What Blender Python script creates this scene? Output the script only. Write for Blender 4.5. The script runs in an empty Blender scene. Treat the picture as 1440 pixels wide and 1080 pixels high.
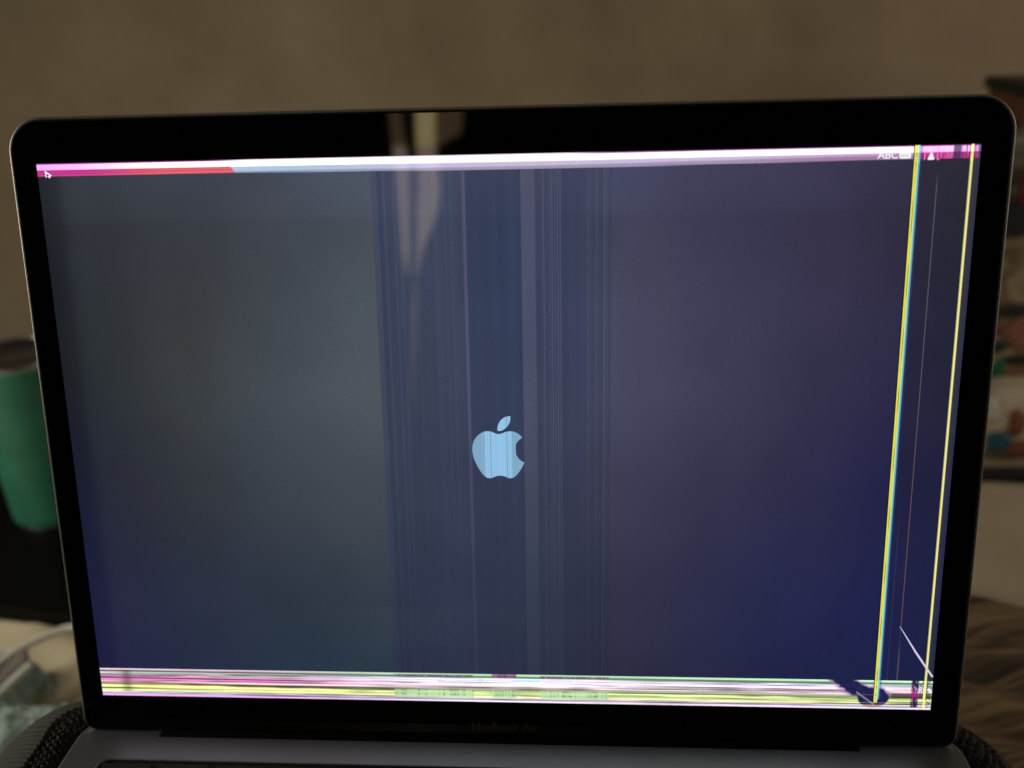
import bpy, bmesh, math, random
import numpy as np
from mathutils import Vector, Matrix, noise as mnoise

sc = bpy.context.scene
COL = sc.collection
random.seed(7)
rng = np.random.default_rng(11)
MM = 0.001

# ------------------------------------------------------------------ camera
cd = bpy.data.cameras.new("camera")
cam = bpy.data.objects.new("camera", cd)
COL.objects.link(cam)
RW = [[0.9978, 0.0587, -0.0297], [0.0024, 0.4181, 0.9084], [0.0658, -0.9065, 0.417]]
M = Matrix([[RW[0][i], RW[1][i], RW[2][i]] for i in range(3)]).to_quaternion().to_matrix().to_4x4()
M.translation = Vector((24.6, -245.1, 248.0)) * MM
cam.matrix_world = M
cd.sensor_width = 36.0
cd.lens = 36.0 * 1300 / 1440
cd.shift_x = -3.08 / 1440
cd.shift_y = 43.69 / 1440
cd.clip_start = 0.01
cd.clip_end = 50
cd.dof.use_dof = True
cd.dof.focus_distance = 0.297
cd.dof.aperture_fstop = 8.0
sc.camera = cam

# ------------------------------------------------------------------ world + light
w = bpy.data.worlds.new("World")
sc.world = w
w.use_nodes = True
bg = w.node_tree.nodes["Background"]
bg.inputs[0].default_value = (1.0, 0.86, 0.68, 1)
bg.inputs[1].default_value = 0.045


def area(name, loc, target, size, energy, color):
    l = bpy.data.lights.new(name, 'AREA')
    l.shape = 'RECTANGLE'
    l.size, l.size_y = size
    l.energy = energy
    l.color = color
    o = bpy.data.objects.new(name, l)
    COL.objects.link(o)
    o.location = loc
    o.rotation_euler = (Vector(target) - Vector(loc)).to_track_quat('-Z', 'Y').to_euler()
    return o


area("added_fill_right", (1.45, 0.22, 0.42), (0.6, 1.0, -0.05), (0.5, 0.7), 3.6, (1.0, 0.84, 0.69))  # added lamp without a visible source, brightens the right wall and clutter
area("added_fill_left", (-0.88, 0.02, 0.26), (-0.42, 0.34, -0.22), (0.35, 0.4), 3.3, (1.0, 0.91, 0.73))  # added lamp close to the bed, lifts sheet, cloth and cable

sc.view_settings.view_transform = 'Standard'
sc.view_settings.look = 'None'
sc.view_settings.exposure = 0
sc.view_settings.gamma = 1


# ------------------------------------------------------------------ helpers
def s2l(c):
    c = np.asarray(c, float)
    return np.where(c <= 0.04045, c / 12.92, ((c + 0.055) / 1.055) ** 2.4)


def hx(h):
    h = h.lstrip('#')
    return s2l([int(h[i:i + 2], 16) / 255 for i in (0, 2, 4)])


def rgba(h):
    c = hx(h) if isinstance(h, str) else h
    return (float(c[0]), float(c[1]), float(c[2]), 1.0)


def mat(name, base=(.5, .5, .5), rough=.5, metal=0.0, emis=None, estr=1.0, spec=0.5,
        var=None, vscale=20.0, bump=None, bscale=200.0, bdist=0.001, stretch=None, sheen=0.0):
    m = bpy.data.materials.new(name)
    m.use_nodes = True
    nt = m.node_tree
    p = nt.nodes["Principled BSDF"]
    p.inputs["Base Color"].default_value = rgba(base)
    p.inputs["Roughness"].default_value = rough
    p.inputs["Metallic"].default_value = metal
    p.inputs["Specular IOR Level"].default_value = spec
    if sheen:
        p.inputs["Sheen Weight"].default_value = sheen
    if emis is not None:
        p.inputs["Emission Color"].default_value = rgba(emis)
        p.inputs["Emission Strength"].default_value = estr
    tc = nt.nodes.new("ShaderNodeTexCoord")
    vec = tc.outputs["Object"]
    if stretch:
        mp = nt.nodes.new("ShaderNodeMapping")
        mp.inputs["Scale"].default_value = stretch
        nt.links.new(vec, mp.inputs[0])
        vec = mp.outputs[0]
    if var is not None:
        n = nt.nodes.new("ShaderNodeTexNoise")
        n.inputs["Scale"].default_value = vscale
        n.inputs["Detail"].default_value = 6
        n.inputs["Roughness"].default_value = 0.6
        nt.links.new(vec, n.inputs["Vector"])
        r = nt.nodes.new("ShaderNodeValToRGB")
        cols = var
        els = r.color_ramp.elements
        while len(els) < len(cols):
            els.new(0.5)
        for i, c in enumerate(cols):
            els[i].position = 0.3 + 0.4 * i / (len(cols) - 1)
            els[i].color = rgba(c)
        nt.links.new(n.outputs[0], r.inputs[0])
        nt.links.new(r.outputs[0], p.inputs["Base Color"])
    if bump:
        n2 = nt.nodes.new("ShaderNodeTexNoise")
        n2.inputs["Scale"].default_value = bscale
        n2.inputs["Detail"].default_value = 4
        nt.links.new(vec, n2.inputs["Vector"])
        b = nt.nodes.new("ShaderNodeBump")
        b.inputs["Strength"].default_value = bump
        b.inputs["Distance"].default_value = bdist
        nt.links.new(n2.outputs[0], b.inputs["Height"])
        nt.links.new(b.outputs[0], p.inputs["Normal"])
    return m


def link(name, me, m=None, parent=None, smooth=False):
    o = bpy.data.objects.new(name, me)
    COL.objects.link(o)
    if m is not None:
        me.materials.append(m)
    if parent:
        o.parent = parent
    if smooth:
        me.polygons.foreach_set("use_smooth", [True] * len(me.polygons))
    return o


def mk(name, verts, faces, m=None, parent=None, smooth=False):
    """verts in millimetres"""
    me = bpy.data.meshes.new(name)
    v = np.asarray(verts, float) * MM
    me.from_pydata(v.tolist(), [], faces)
    me.update()
    return link(name, me, m, parent, smooth)


def tag(o, label=None, cat=None, group=None, kind=None):
    if label: o["label"] = label
    if cat: o["category"] = cat
    if group: o["group"] = group
    if kind: o["kind"] = kind
    return o


def empty(name, loc=(0, 0, 0)):
    o = bpy.data.objects.new(name, None)
    o.empty_display_size = 0.02
    COL.objects.link(o)
    o.location = Vector(loc) * MM
    return o


def bm_obj(name, bm, m, parent=None, smooth=False):
    for v in bm.verts:
        v.co *= MM
    bmesh.ops.recalc_face_normals(bm, faces=bm.faces)
    me = bpy.data.meshes.new(name)
    bm.to_mesh(me)
    bm.free()
    return link(name, me, m, parent, smooth)


def box_bm(x0, x1, y0, y1, z0, z1, bev=0, seg=2, bm=None):
    b = bmesh.new()
    r = bmesh.ops.create_cube(b, size=1)
    for v in b.verts:
        v.co = Vector(((x0 + x1) / 2 + v.co.x * (x1 - x0), (y0 + y1) / 2 + v.co.y * (y1 - y0),
                       (z0 + z1) / 2 + v.co.z * (z1 - z0)))
    if bev:
        bmesh.ops.bevel(b, geom=list(b.edges), offset=bev, segments=seg, affect='EDGES', profile=0.5)
    return b


def rrect(x0, x1, y0, y1, radii, seg=10):
    """outline, counter clockwise; radii = (bl, br, tr, tl)"""
    out = []
    cs = [((x0, y0), radii[0], 180), ((x1, y0), radii[1], 270), ((x1, y1), radii[2], 0), ((x0, y1), radii[3], 90)]
    for (cx, cy), r, a0 in cs:
        ox = cx + (r if cx == x0 else -r)
        oy = cy + (r if cy == y0 else -r)
        for i in range(seg + 1):
            a = math.radians(a0 + 90 * i / seg)
            out.append((ox + r * math.cos(a), oy + r * math.sin(a)))
    return out


def loft(name, rings, m, parent=None, smooth=False, cap0=True, cap1=True, closed=True):
    """rings: lists of 3D points (mm) of equal length"""
    n = len(rings[0])
    V = [p for r in rings for p in r]
    F = []
    for i in range(len(rings) - 1):
        for j in range(n if closed else n - 1):
            k = (j + 1) % n
            F.append((i * n + j, i * n + k, (i + 1) * n + k, (i + 1) * n + j))
    if cap0: F.append(tuple(range(n))[::-1])
    if cap1: F.append(tuple((len(rings) - 1) * n + j for j in range(n)))
    bm = bmesh.new()
    bv = [bm.verts.new(p) for p in V]
    for f in F:
        try:
            bm.faces.new([bv[i] for i in f])
        except ValueError:
            pass
    return bm_obj(name, bm, m, parent, smooth)


def tube(name, pts, r, m, parent=None, seg=10, sub=8):
    P = [Vector(p) for p in pts]
    C = []
    for i in range(len(P) - 1):
        p0, p1, p2, p3 = P[max(i - 1, 0)], P[i], P[i + 1], P[min(i + 2, len(P) - 1)]
        for k in range(sub):
            t = k / sub
            C.append(0.5 * ((2 * p1) + (p2 - p0) * t + (2 * p0 - 5 * p1 + 4 * p2 - p3) * t * t + (3 * p1 - p0 - 3 * p2 + p3) * t ** 3))
    C.append(P[-1])
    rings = []
    for i, c in enumerate(C):
        d = (C[min(i + 1, len(C) - 1)] - C[max(i - 1, 0)]).normalized()
        a = d.cross(Vector((0, 0, 1)))
        if a.length < 1e-3: a = Vector((1, 0, 0))
        a.normalize()
        b = d.cross(a).normalized()
        rings.append([tuple(c + (a * math.cos(2 * math.pi * j / seg) + b * math.sin(2 * math.pi * j / seg)) * r) for j in range(seg)])
    return loft(name, rings, m, parent, True)


def lathe(name, prof, m, parent=None, seg=48, cx=0, cy=0):
    rings = [[(cx + r * math.cos(2 * math.pi * j / seg), cy + r * math.sin(2 * math.pi * j / seg), z) for j in range(seg)] for r, z in prof]
    return loft(name, rings, m, parent, True)


# screen frame of the laptop (all mm, laptop coordinates)
A = math.radians(12)
U = Vector((0, math.sin(A), math.cos(A)))
N = Vector((0, -math.cos(A), math.sin(A)))
HW, HH = 143.25, 91.3
C0 = Vector((0, 0, 11)) + U * (HH + 14)


def L(x, y, n=0.0):
    return tuple(C0 + Vector((1, 0, 0)) * x + U * y + N * n)


# ------------------------------------------------------------------ room shell (large structure)
m_wall = mat("wall_paint", var=["#99896f", "#a8977c", "#b3a389"], vscale=5, rough=.8, bump=.25, bscale=90, bdist=.002)
wl = bm_obj("wall", box_bm(-2600, 2600, 1150, 1260, -650, 1500), m_wall)
tag(wl, kind="structure")


def heightfield(name, xs, ys, fn, m, parent=None, inside=None, thick=None):
    nx, ny = len(xs), len(ys)
    V, idx = [], {}
    for j, y in enumerate(ys):
        for i, x in enumerate(xs):
            V.append((x, y, fn(x, y)))
    F = []
    for j in range(ny - 1):
        for i in range(nx - 1):
            if inside:
                cx, cy = (xs[i] + xs[i + 1]) / 2, (ys[j] + ys[j + 1]) / 2
                if not inside(cx, cy): continue
            a = j * nx + i
            F.append((a, a + 1, a + 1 + nx, a + nx))
    o = mk(name, V, F, m, parent, True)
    if inside:
        bm = bmesh.new()
        bm.from_mesh(o.data)
        bmesh.ops.delete(bm, geom=[v for v in bm.verts if not v.link_faces], context='VERTS')
        bm.to_mesh(o.data)
        bm.free()
    if thick:
        s = o.modifiers.new("thickness", 'SOLIDIFY')
        s.thickness = thick * MM
        s.offset = -1
    return o


def nz(x, y, s, seed=0.0):
    return mnoise.noise(Vector((x / s + seed, y / s - seed * .7, seed * 1.3)))


def ridge(x, y, s, seed):
    return 1 - abs(nz(x, y, s, seed)) * 2


# ------------------------------------------------------------------ bed sheet
def sheet_z(x, y):
    z = -222 + 9 * nz(x, y, 160, 3.1) + 3.0 * ridge(x + .4 * y, y * .6, 70, 5.2)
    # broad folds in the sheet at the left
    d = (x + 372) * .55 + (y - 300) * .84
    z += 9 * math.exp(-((d - 18) / 11) ** 2) * (1 if x < -250 else 0)
    d2 = (x + 325) * .86 + (y - 285) * .51
    z += 8 * math.exp(-(d2 / 10) ** 2) * math.exp(-((x + 335) / 70) ** 2)
    d3 = math.hypot(x + 420, (y - 325))
    z += 6 * math.exp(-(d3 / 22) ** 2)
    return z


m_sheet = mat("bed_linen", var=["#b8ab8f", "#c6bba2"], vscale=14, rough=.9, bump=.3, bscale=900, bdist=.0006)
xs = list(np.arange(-760, 761, 8.0))
ys = list(np.arange(-420, 601, 8.0))
bed = heightfield("bed_sheet", xs, ys, sheet_z, m_sheet, thick=6)
tag(bed, "rumpled beige bed sheet spread beneath the cushion and reaching to the black table", "sheet")

# ------------------------------------------------------------------ black low table at left + tumbler
m_blk = mat("black_lacquer", base=(.002, .002, .002), rough=.6, spec=.1, var=[(.0015, .0015, .0015), (.003, .0028, .0026)], vscale=8)
tb = empty("side_table", (-430, 480, -292))
t_top = box_bm(-330, 90, -128, 160, 78, 92, 2)
bm_obj("table_top", t_top, m_blk, tb)
for sx in (-310, 55):
    for sy in (-110, 130):
        bm_obj("leg", box_bm(sx, sx + 18, sy, sy + 18, -340, 78, 1), m_blk, tb)
bm_obj("apron", box_bm(-322, 82, -118, -108, 20, 78, 1), m_blk, tb)
tb.rotation_euler = (0, 0, math.radians(-10))
tag(tb, "low black lacquered side table behind the bed carrying the green tumbler", "table")

m_green = mat("green_powder_coat", var=["#2f705a", "#3a8269"], vscale=30, rough=.38, bump=.12, bscale=1500, bdist=.0003)
m_steel = mat("brushed_steel", base=(.55, .53, .5), rough=.22, metal=1.0, var=["#b8b4ae", "#cfccc6"], vscale=60, stretch=(1, 1, 12))
tum = empty("tumbler", (-478, 505, -199.8))
body = lathe("body", [(36, 3), (37.5, 5), (38, 12), (44, 157), (44.5, 160), (43.6, 161)], m_green, tum, 64)
lathe("rim", [(43.6, 160.6), (44.1, 161.3), (44.1, 165), (43.6, 166), (42.3, 166.2), (41.8, 165), (41.6, 160)], m_steel, tum, 64)
lathe("base_ring", [(32, 0), (35.5, 0.3), (36.5, 3.5), (35, 4)], m_steel, tum, 48)
lathe("lid", [(2, 161), (41.3, 161), (41.3, 164.6), (39, 165.4), (37, 164), (2, 164)], mat("clear_black_plastic", base=(.02, .02, .02), rough=.2), tum, 48)
tag(tum, "green metal tumbler with bare steel rim standing on the black side table", "tumbler")

# ------------------------------------------------------------------ charging cable on the bed
m_cab = mat("white_cable_rubber", base="#e6e4dc", rough=.5, var=["#e0ded6", "#ebe9e2"], vscale=40)
cb = tube("charging_cable", [(-440, 190, -196), (-415, 232, -188), (-405, 250, -186), (-394, 268, -186), (-389, 283, -186), (-381, 294, -186), (-372, 303, -186), (-363, 309, -186),
                             (-346, 312, -188), (-300, 316, -206), (-240, 300, -212), (-180, 270, -214)], 3.1, m_cab, seg=14)
tag(cb, "white charging cable arching over the beige sheet above the teal blanket", "cable")

# ------------------------------------------------------------------ crumpled teal plush blanket
m_teal = mat("teal_plush", var=["#1f4a3e", "#7fa399", "#b9cac4", "#4f7a6f", "#a4bdb6"], vscale=210, rough=.95, bump=1.0, bscale=420, bdist=.004, sheen=.3)
poly = [(-470, 235), (-425, 270), (-407, 295), (-386, 299), (-370, 286), (-356, 268), (-339, 255), (-320, 243), (-290, 226), (-270, 190),
        (-250, 130), (-270, 60), (-420, 60), (-520, 120)]


def pip(x, y):
    c = False
    j = len(poly) - 1
    for i in range(len(poly)):
        xi, yi = poly[i]
        xj, yj = poly[j]
        if (yi > y) != (yj > y) and x < (xj - xi) * (y - yi) / (yj - yi) + xi: c = not c
        j = i
    return c


def edged(x, y):
    d = 1e9
    for i in range(len(poly)):
        ax, ay = poly[i - 1]
        bx, by = poly[i]
        t = max(0, min(1, ((x - ax) * (bx - ax) + (y - ay) * (by - ay)) / ((bx - ax) ** 2 + (by - ay) ** 2)))
        d = min(d, math.hypot(x - ax - t * (bx - ax), y - ay - t * (by - ay)))
    return d if pip(x, y) else -d


def teal_z(x, y):
    e = max(0, edged(x, y))
    rim = 20 * math.sqrt(min(e, 14) / 14 * (2 - min(e, 14) / 14)) if e < 14 else 20
    f = 22 * ridge(x * .8 + y * .5, y - x * .3, 42, 9.3) + 6 * nz(x, y, 17, 2.2) + 2.0 * nz(x, y, 6, 4.2) + .8 * nz(x, y, 2.6, 8.8)
    # dark hollow between the two folds
    h = math.exp(-(((x + 368) * .75 + (y - 262) * .66) / 11) ** 2) * math.exp(-(((x + 368) * -.66 + (y - 262) * .75) / 34) ** 2)
    return -219 + rim + f * min(1, e / 18) - 34 * h


tc = heightfield("plush_blanket", list(np.arange(-500, -249, 2.0)), list(np.arange(60, 306, 2.0)), teal_z, m_teal,
                 inside=lambda x, y: edged(x, y) > 0, thick=4)
tag(tc, "crumpled teal green plush blanket heaped beside the black cushion", "blanket")

# folded grey band lying over the blanket
m_band = mat("grey_satin_binding", var=["#6f6867", "#857d7b"], vscale=50, rough=.6, bump=.3, bscale=700, bdist=.0005)
m_bande = mat("pale_edge_stitching", base="#dfe3db", rough=.7, var=["#d8dcd4", "#e6eae2"], vscale=80)
bnd = empty("folded_ribbon", (-380, 250, -182))
rv, rf = [], []
for i in range(25):
    t = i / 24
    p = Vector((-25, -100, -6)).lerp(Vector((13, 13, 0)), t)
    for j in range(9):
        s = j / 8
        off = Vector((-11, 15, 2)) * s
        q = p + off
        rv.append((q.x, q.y, q.z + 2.2 * math.sin(s * math.pi) + 1.2 * math.sin(t * 7)))
for i in range(24):
    for j in range(8):
        a = i * 9 + j
        rf.append((a, a + 9, a + 10, a + 1))
rb = mk("ribbon", rv, rf, m_band, bnd, True)
sm = rb.modifiers.new("thickness", 'SOLIDIFY')
sm.thickness = .0025
tube("bound_edge", [tuple(Vector(rv[i * 9]) + Vector((0, 0, -1))) for i in range(0, 25, 6)], 2.6, m_bande, bnd)
tag(bnd, "folded grey ribbon with a pale rolled edge crossing the teal blanket", "ribbon")

# ------------------------------------------------------------------ black air mesh cushion (laptop rests on it)
m_mesh_in = mat("black_foam", base=(.004, .004, .004), rough=.95)
m_mesh = mat("air_mesh_knit", var=[(.010, .0098, .0095), (.04, .039, .037)], vscale=900, rough=.75, sheen=.12)
W0L, W0R, Y0, YB, RC = -160.0, 149.0, 4.0, -170.0, 30.0
TOPZ = -.5


def cush(s, t, lift=0.0):
    qx = min(max(s, W0L), W0R)
    qy = min(max(t, YB), Y0)
    dx, dy = s - qx, t - qy
    d = math.hypot(dx, dy)
    if d < 1e-6: return Vector((qx, qy, TOPZ + lift)), Vector((0, 0, 1))
    ux, uy = dx / d, dy / d
    if d < RC * math.pi / 2:
        a = d / RC
        p = Vector((qx + ux * RC * math.sin(a), qy + uy * RC * math.sin(a), TOPZ - RC * (1 - math.cos(a))))
        n = Vector((ux * math.sin(a), uy * math.sin(a), math.cos(a)))
    else:
        e = d - RC * math.pi / 2
        n = Vector((ux, uy, 0))
        p = Vector((qx + ux * (RC + e * .12), qy + uy * (RC + e * .12), TOPZ - RC - e))
    return p + n * lift, n


def hexd(s, t, px, py):
    """distance (0 centre .. 1) to the nearest hole of a staggered pattern"""
    best = 9
    j0 = round(t / (py / 2))
    for j in (j0 - 1, j0, j0 + 1):
        off = (px / 2) if j % 2 else 0
        i = round((s - off) / px)
        ds = (s - off - i * px) / (px * .5)
        dt = (t - j * py / 2) / (py * .5)
        best = min(best, math.hypot(ds, dt))
    return best


def patch(name, s0, s1, t0, t1, step, kind, m, parent):
    S = np.arange(s0, s1 + 1e-6, step)
    T = np.arange(t0, t1 + 1e-6, step)
    V, F = [], []
    for t in T:
        for s in S:
            wav = 1.6 * nz(s, t, 28, 1.7)
            foot = math.hypot(max(-153 - s, s - 155, 0), max(t - 7, 0))
            bulge = min(foot / 9, 1)
            lift = wav + 7.5 * bulge * bulge * (3 - 2 * bulge)
            if kind == 'knit':
                wob = .35 * nz(s, t, 3.0, 6.1)
                q = (s - W0R if s > 0 else W0L - s)
                if foot > 13 + 1.5 * nz(s, t, 12, 4):      # ribbed outer binding
                    lift += .7 * math.sin((t + .35 * s) * 2 * math.pi / 2.1) * (0.6 + .4 * math.sin(s * 2 * math.pi / 1.2)) + .8
                else:
                    h = hexd(s + wob + .25 * t, t + wob, 2.4, 3.4)
                    lift += (-1.7 if h < .52 else (-1.7 + 1.9 * (h - .52) / .16 if h < .68 else .2)) + .18 * nz(s, t, .6, 3)
            elif kind == 'coarse':
                lift -= .5
            p, n = cush(s, t, lift)
            V.append(tuple(p))
    nx = len(S)
    for j in range(len(T) - 1):
        for i in range(nx - 1):
            a = j * nx + i
            F.append((a, a + 1, a + 1 + nx, a + nx))
    return mk(name, V, F, m, parent, True)


cu = empty("mesh_cushion", (0, 0, 0))
tag(cu, "black air mesh cushion under the laptop with its rounded corners showing on both sides", "cushion")
patch("padding", W0L - 220, W0R + 220, YB - 60, Y0 + 220, 6.0, 'coarse', m_mesh_in, cu)
patch("mesh_cover", W0L - 70, W0L + 12, -45, Y0 + 60, .42, 'knit', m_mesh, cu)
patch("mesh_cover", W0R + 2, W0R + 66, -45, Y0 + 60, .42, 'knit', m_mesh, cu)

# ------------------------------------------------------------------ desk with clutter at right
m_wood = mat("dark_desk_wood", var=["#7b6650", "#8a7359", "#94795d"], vscale=9, rough=.55, stretch=(.5, 4, 4), bump=.2, bscale=60)
m_edge = mat("shadow_dark_edge", base=(.012, .012, .011), rough=.6, var=[(.010, .010, .009), (.018, .017, .015)], vscale=20)  # desk top coloured dark to stand for the shadow gap beneath
dk = empty("desk", (700, 760, -440))
bm_obj("desk_top", box_bm(-320, 400, -132, 240, 198, 221, 2), m_edge, dk)
bm_obj("side_panel", box_bm(-300, -282, -120, 230, -250, 197.6, 1), m_wood, dk)
bm_obj("front_panel", box_bm(-281.6, 400, -112, -98, -250, 197.6, 1), m_wood, dk)
bm_obj("desk_mat", box_bm(-314, 380, -124, 200, 221.4, 224.5, 1), mat("linen_desk_mat", var=["#8f836b", "#a09479"], vscale=30, rough=.9), dk)
tag(dk, "brown wooden desk with a top edge darkened as the shadow beneath standing right of the laptop", "desk")


def pillow(name, loc, size, m, rz=0, parent=None, n=22, seed=0, puff=1.0):
    """a soft rounded slab, geometry in its own coordinates"""
    sx, sy, sz = size
    V, F = [], []
    for side in (1, -1):
        for j in range(n + 1):
            for i in range(n + 1):
                a, b = i / n * 2 - 1, j / n * 2 - 1
                e = (1 - abs(a) ** 5) * (1 - abs(b) ** 5)
                h = sz / 2 * (max(e, 0) ** .4) * puff
                wob = .06 * sz * nz(a * 50, b * 50, 24, seed + side)
                V.append((a * sx / 2, b * sy / 2, sz / 2 + side * h + wob * e))
    o = (n + 1) ** 2
    for j in range(n):
        for i in range(n):
            a = j * (n + 1) + i
            F.append((a, a + 1, a + n + 2, a + n + 1))
            F.append((o + a, o + a + n + 1, o + a + n + 2, o + a + 1))
    bm = bmesh.new()
    bv = [bm.verts.new(v) for v in V]
    for f in F: bm.faces.new([bv[i] for i in f])
    bmesh.ops.remove_doubles(bm, verts=bm.verts, dist=.01)
    ob = bm_obj(name, bm, m, parent, True)
    ob.location = Vector(loc) * MM
    ob.rotation_euler = (0, 0, math.radians(rz))
    return ob


# printed pouch lying in front, patterned tote bag behind it
DT = -215.0
m_pb = mat("teal_print", var=["#12604a", "#2b5b70", "#1c3f55"], vscale=60, rough=.6)
m_pr = mat("rust_print", var=["#8a5038", "#6d3a26"], vscale=40, rough=.6)
m_ps = mat("salmon_print", var=["#a8705a", "#8f5d49"], vscale=40, rough=.6)
m_pg = mat("green_print", var=["#0d5a38", "#176643"], vscale=40, rough=.6)
m_pk = mat("dark_print", var=["#1f1f1b", "#302c26"], vscale=40, rough=.6)
m_pw = mat("pale_print", base="#cfd0c4", rough=.6)


def disc(name, x, z, rx, rz, y, m, parent, seed):
    """slightly raised printed patch, world mm, facing the camera side"""
    rings = []
    o = parent.location / MM
    for f, dy in ((1, 6), (1, -.2), (.6, -.9), (.05, -1.1)):
        rings.append([(x - o.x + rx * f * math.cos(t) * (1 + .18 * math.sin(3 * t + seed)), y - o.y + dy,
                       z - o.z + rz * f * math.sin(t) * (1 + .14 * math.sin(2 * t + seed)))
                      for t in [2 * math.pi * j / 28 for j in range(28)]])
    return loft(name, rings, m, parent, True)


pw = empty("printed_pouch", (540, 672, DT))
m_pouch = mat("offwhite_vinyl", var=["#b3a386", "#cdc2a9", "#bfb295"], vscale=22, rough=.5, bump=.4, bscale=60, bdist=.004)
pillow("pouch_body", (0, 0, 0), (215, 62, 84), m_pouch, 0, pw, seed=2)
disc("pale_patch", 449, -156, 9, 14, 641, m_pw, pw, 3)
disc("teal_blob", 461, -191, 12, 13, 640, m_pb, pw, 1)
disc("rust_patch", 476, -170, 8, 17, 640, m_pr, pw, 2)
disc("rust_patch", 488, -200, 13, 9, 640, m_pr, pw, 4)
tag(pw, "off white printed pouch with a round teal blob lying on the desk edge", "pouch")

tt = empty("patterned_tote", (560, 735, DT))
m_tote = mat("beige_canvas", var=["#8a7b5c", "#a39473", "#6f6248", "#95866a"], vscale=26, rough=.9, bump=.5, bscale=70, bdist=.006)
pillow("tote_body", (0, 0, 0), (262, 110, 208), m_tote, 2, tt, seed=5, n=30, puff=1.0)
for nm, x, z, rx, rz, m in (("salmon_patch", 482, -85, 17, 18, m_ps), ("dark_patch", 470, -61, 30, 6, m_pk), ("dark_patch", 459, -100, 11, 7, m_pk),
                            ("green_patch", 464, -132, 7, 20, m_pg), ("dark_patch", 484, -114, 18, 6, m_pk), ("rust_patch", 488, -137, 20, 11, m_pr),
                            ("rust_patch", 456, -80, 7, 6, m_pr), ("dark_patch", 512, -70, 12, 9, m_pk), ("green_patch", 520, -115, 10, 16, m_pg)):
    disc(nm, x, z, rx, rz, 676, m, tt, x)
loft("handle", [[(-40 + 90 * k / 14, -20 + 5 * math.cos(a_), 205 + 26 * math.sin(math.pi * k / 14) + 3 * math.sin(a_)) for a_ in [2 * math.pi * j / 8 for j in range(8)]]
                for k in range(15)], m_pk, tt, True)
tag(tt, "beige canvas tote with rust, green and black printed patches behind the pouch", "tote bag")

# black wall shelf with magazines above
m_shelf = mat("black_shelf_laminate", var=[(.010, .012, .014), (.016, .018, .02)], vscale=14, rough=.55)
sh = empty("wall_shelf", (640, 1000, -20))
bm_obj("shelf_board", box_bm(-170, 260, -160, 148, -8, 32, 2), m_shelf, sh)
bm_obj("bracket", box_bm(-120, -100, -120, 148, -34, -8.4, 1), m_shelf, sh)
bm_obj("bracket", box_bm(160, 180, -120, 148, -34, -8.4, 1), m_shelf, sh)
tag(sh, "black wall shelf at the right edge carrying a stack of grey magazines", "shelf")
mg_cols = [["#6f675a", "#857b6b"], ["#8a8172", "#9b9181"], ["#5f594e", "#777064"]]
m_mag = [mat("magazine_paper_" + str(i), var=c, vscale=30, rough=.8, stretch=(1, 1, 30)) for i, c in enumerate(mg_cols)]
labs = ["lowest", "second lowest", "third from the bottom", "fourth from the bottom", "middle", "fourth from the top", "third from the top", "second from the top",
        "topmost"]
for i in range(9):
    jx, jy = random.uniform(-4, 4), random.uniform(-4, 4)
    g = bm_obj("magazine", box_bm(0, 190, 0, 120, .3, 8.7, .8), m_mag[i % 3])
    g.location = Vector((516 + jx, 852 + jy, 12.2 + i * 9)) * MM
    tag(g, "grey magazine, " + labs[i] + " in the stack on the black shelf", "magazine", "magazines stacked on the wall shelf")
rl = bm_obj("red_booklet", box_bm(0, 20, 0, 9, 0, 46, .8), mat("dark_red_card", var=["#6a2030", "#7d2a2a"], vscale=30, rough=.6))
rl.location = Vector((528, 835, 12.6)) * MM
tag(rl, "dark red narrow booklet leaning on the magazine stack", "booklet")
bx = empty("cardboard_box", (540, 870, 94.5))
bm_obj("box_body", box_bm(-18, 150, -14, 90, 0, 30, 1.5), mat("rust_cardboard", var=["#6b4030", "#7d5038"], vscale=40, rough=.8), bx)
bm_obj("box_lid", box_bm(-24, 154, -18, 94, 30.4, 44, 2), m_shelf, bx)
tag(bx, "rust brown box with a black lid on top of the magazines", "box")
hc = tube("hanging_cable", [(600, 870, -30), (585, 860, -60), (573, 850, -85), (560, 845, -108), (545, 842, -122), (520, 842, -130), (480, 845, -128)], 5.0,
          mat("black_cable_rubber", base=(.015, .015, .014), rough=.6))
tag(hc, "thick black cable curving down from the wall shelf behind the folded clothes", "cable")

# ------------------------------------------------------------------ striped brown throw at right
m_thr = bpy.data.materials.new("striped_knit")
m_thr.use_nodes = True
nt = m_thr.node_tree
pb = nt.nodes["Principled BSDF"]
pb.inputs["Roughness"].default_value = .95
tcn = nt.nodes.new("ShaderNodeTexCoord")
mp = nt.nodes.new("ShaderNodeMapping")
mp.inputs["Rotation"].default_value = (0, 0, math.radians(28))
mp.inputs["Scale"].default_value = (2.2, 62, 1)
nt.links.new(tcn.outputs["Object"], mp.inputs[0])
nn = nt.nodes.new("ShaderNodeTexNoise")
nn.inputs["Scale"].default_value = 1.6
nn.inputs["Detail"].default_value = 3
nt.links.new(mp.outputs[0], nn.inputs["Vector"])
rr = nt.nodes.new("ShaderNodeValToRGB")
els = rr.color_ramp.elements
stops = [(.30, "#3d3930"), (.40, "#655443"), (.47, "#98805f"), (.52, "#54473a"), (.58, "#86664b"), (.63, "#5a4e42"), (.70, "#a8926c")]
while len(els) < len(stops): els.new(.5)
for e, (p, c) in zip(els, stops):
    e.position = p
    e.color = rgba(c)
nt.links.new(nn.outputs[0], rr.inputs[0])
nt.links.new(rr.outputs[0], pb.inputs["Base Color"])


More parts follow.
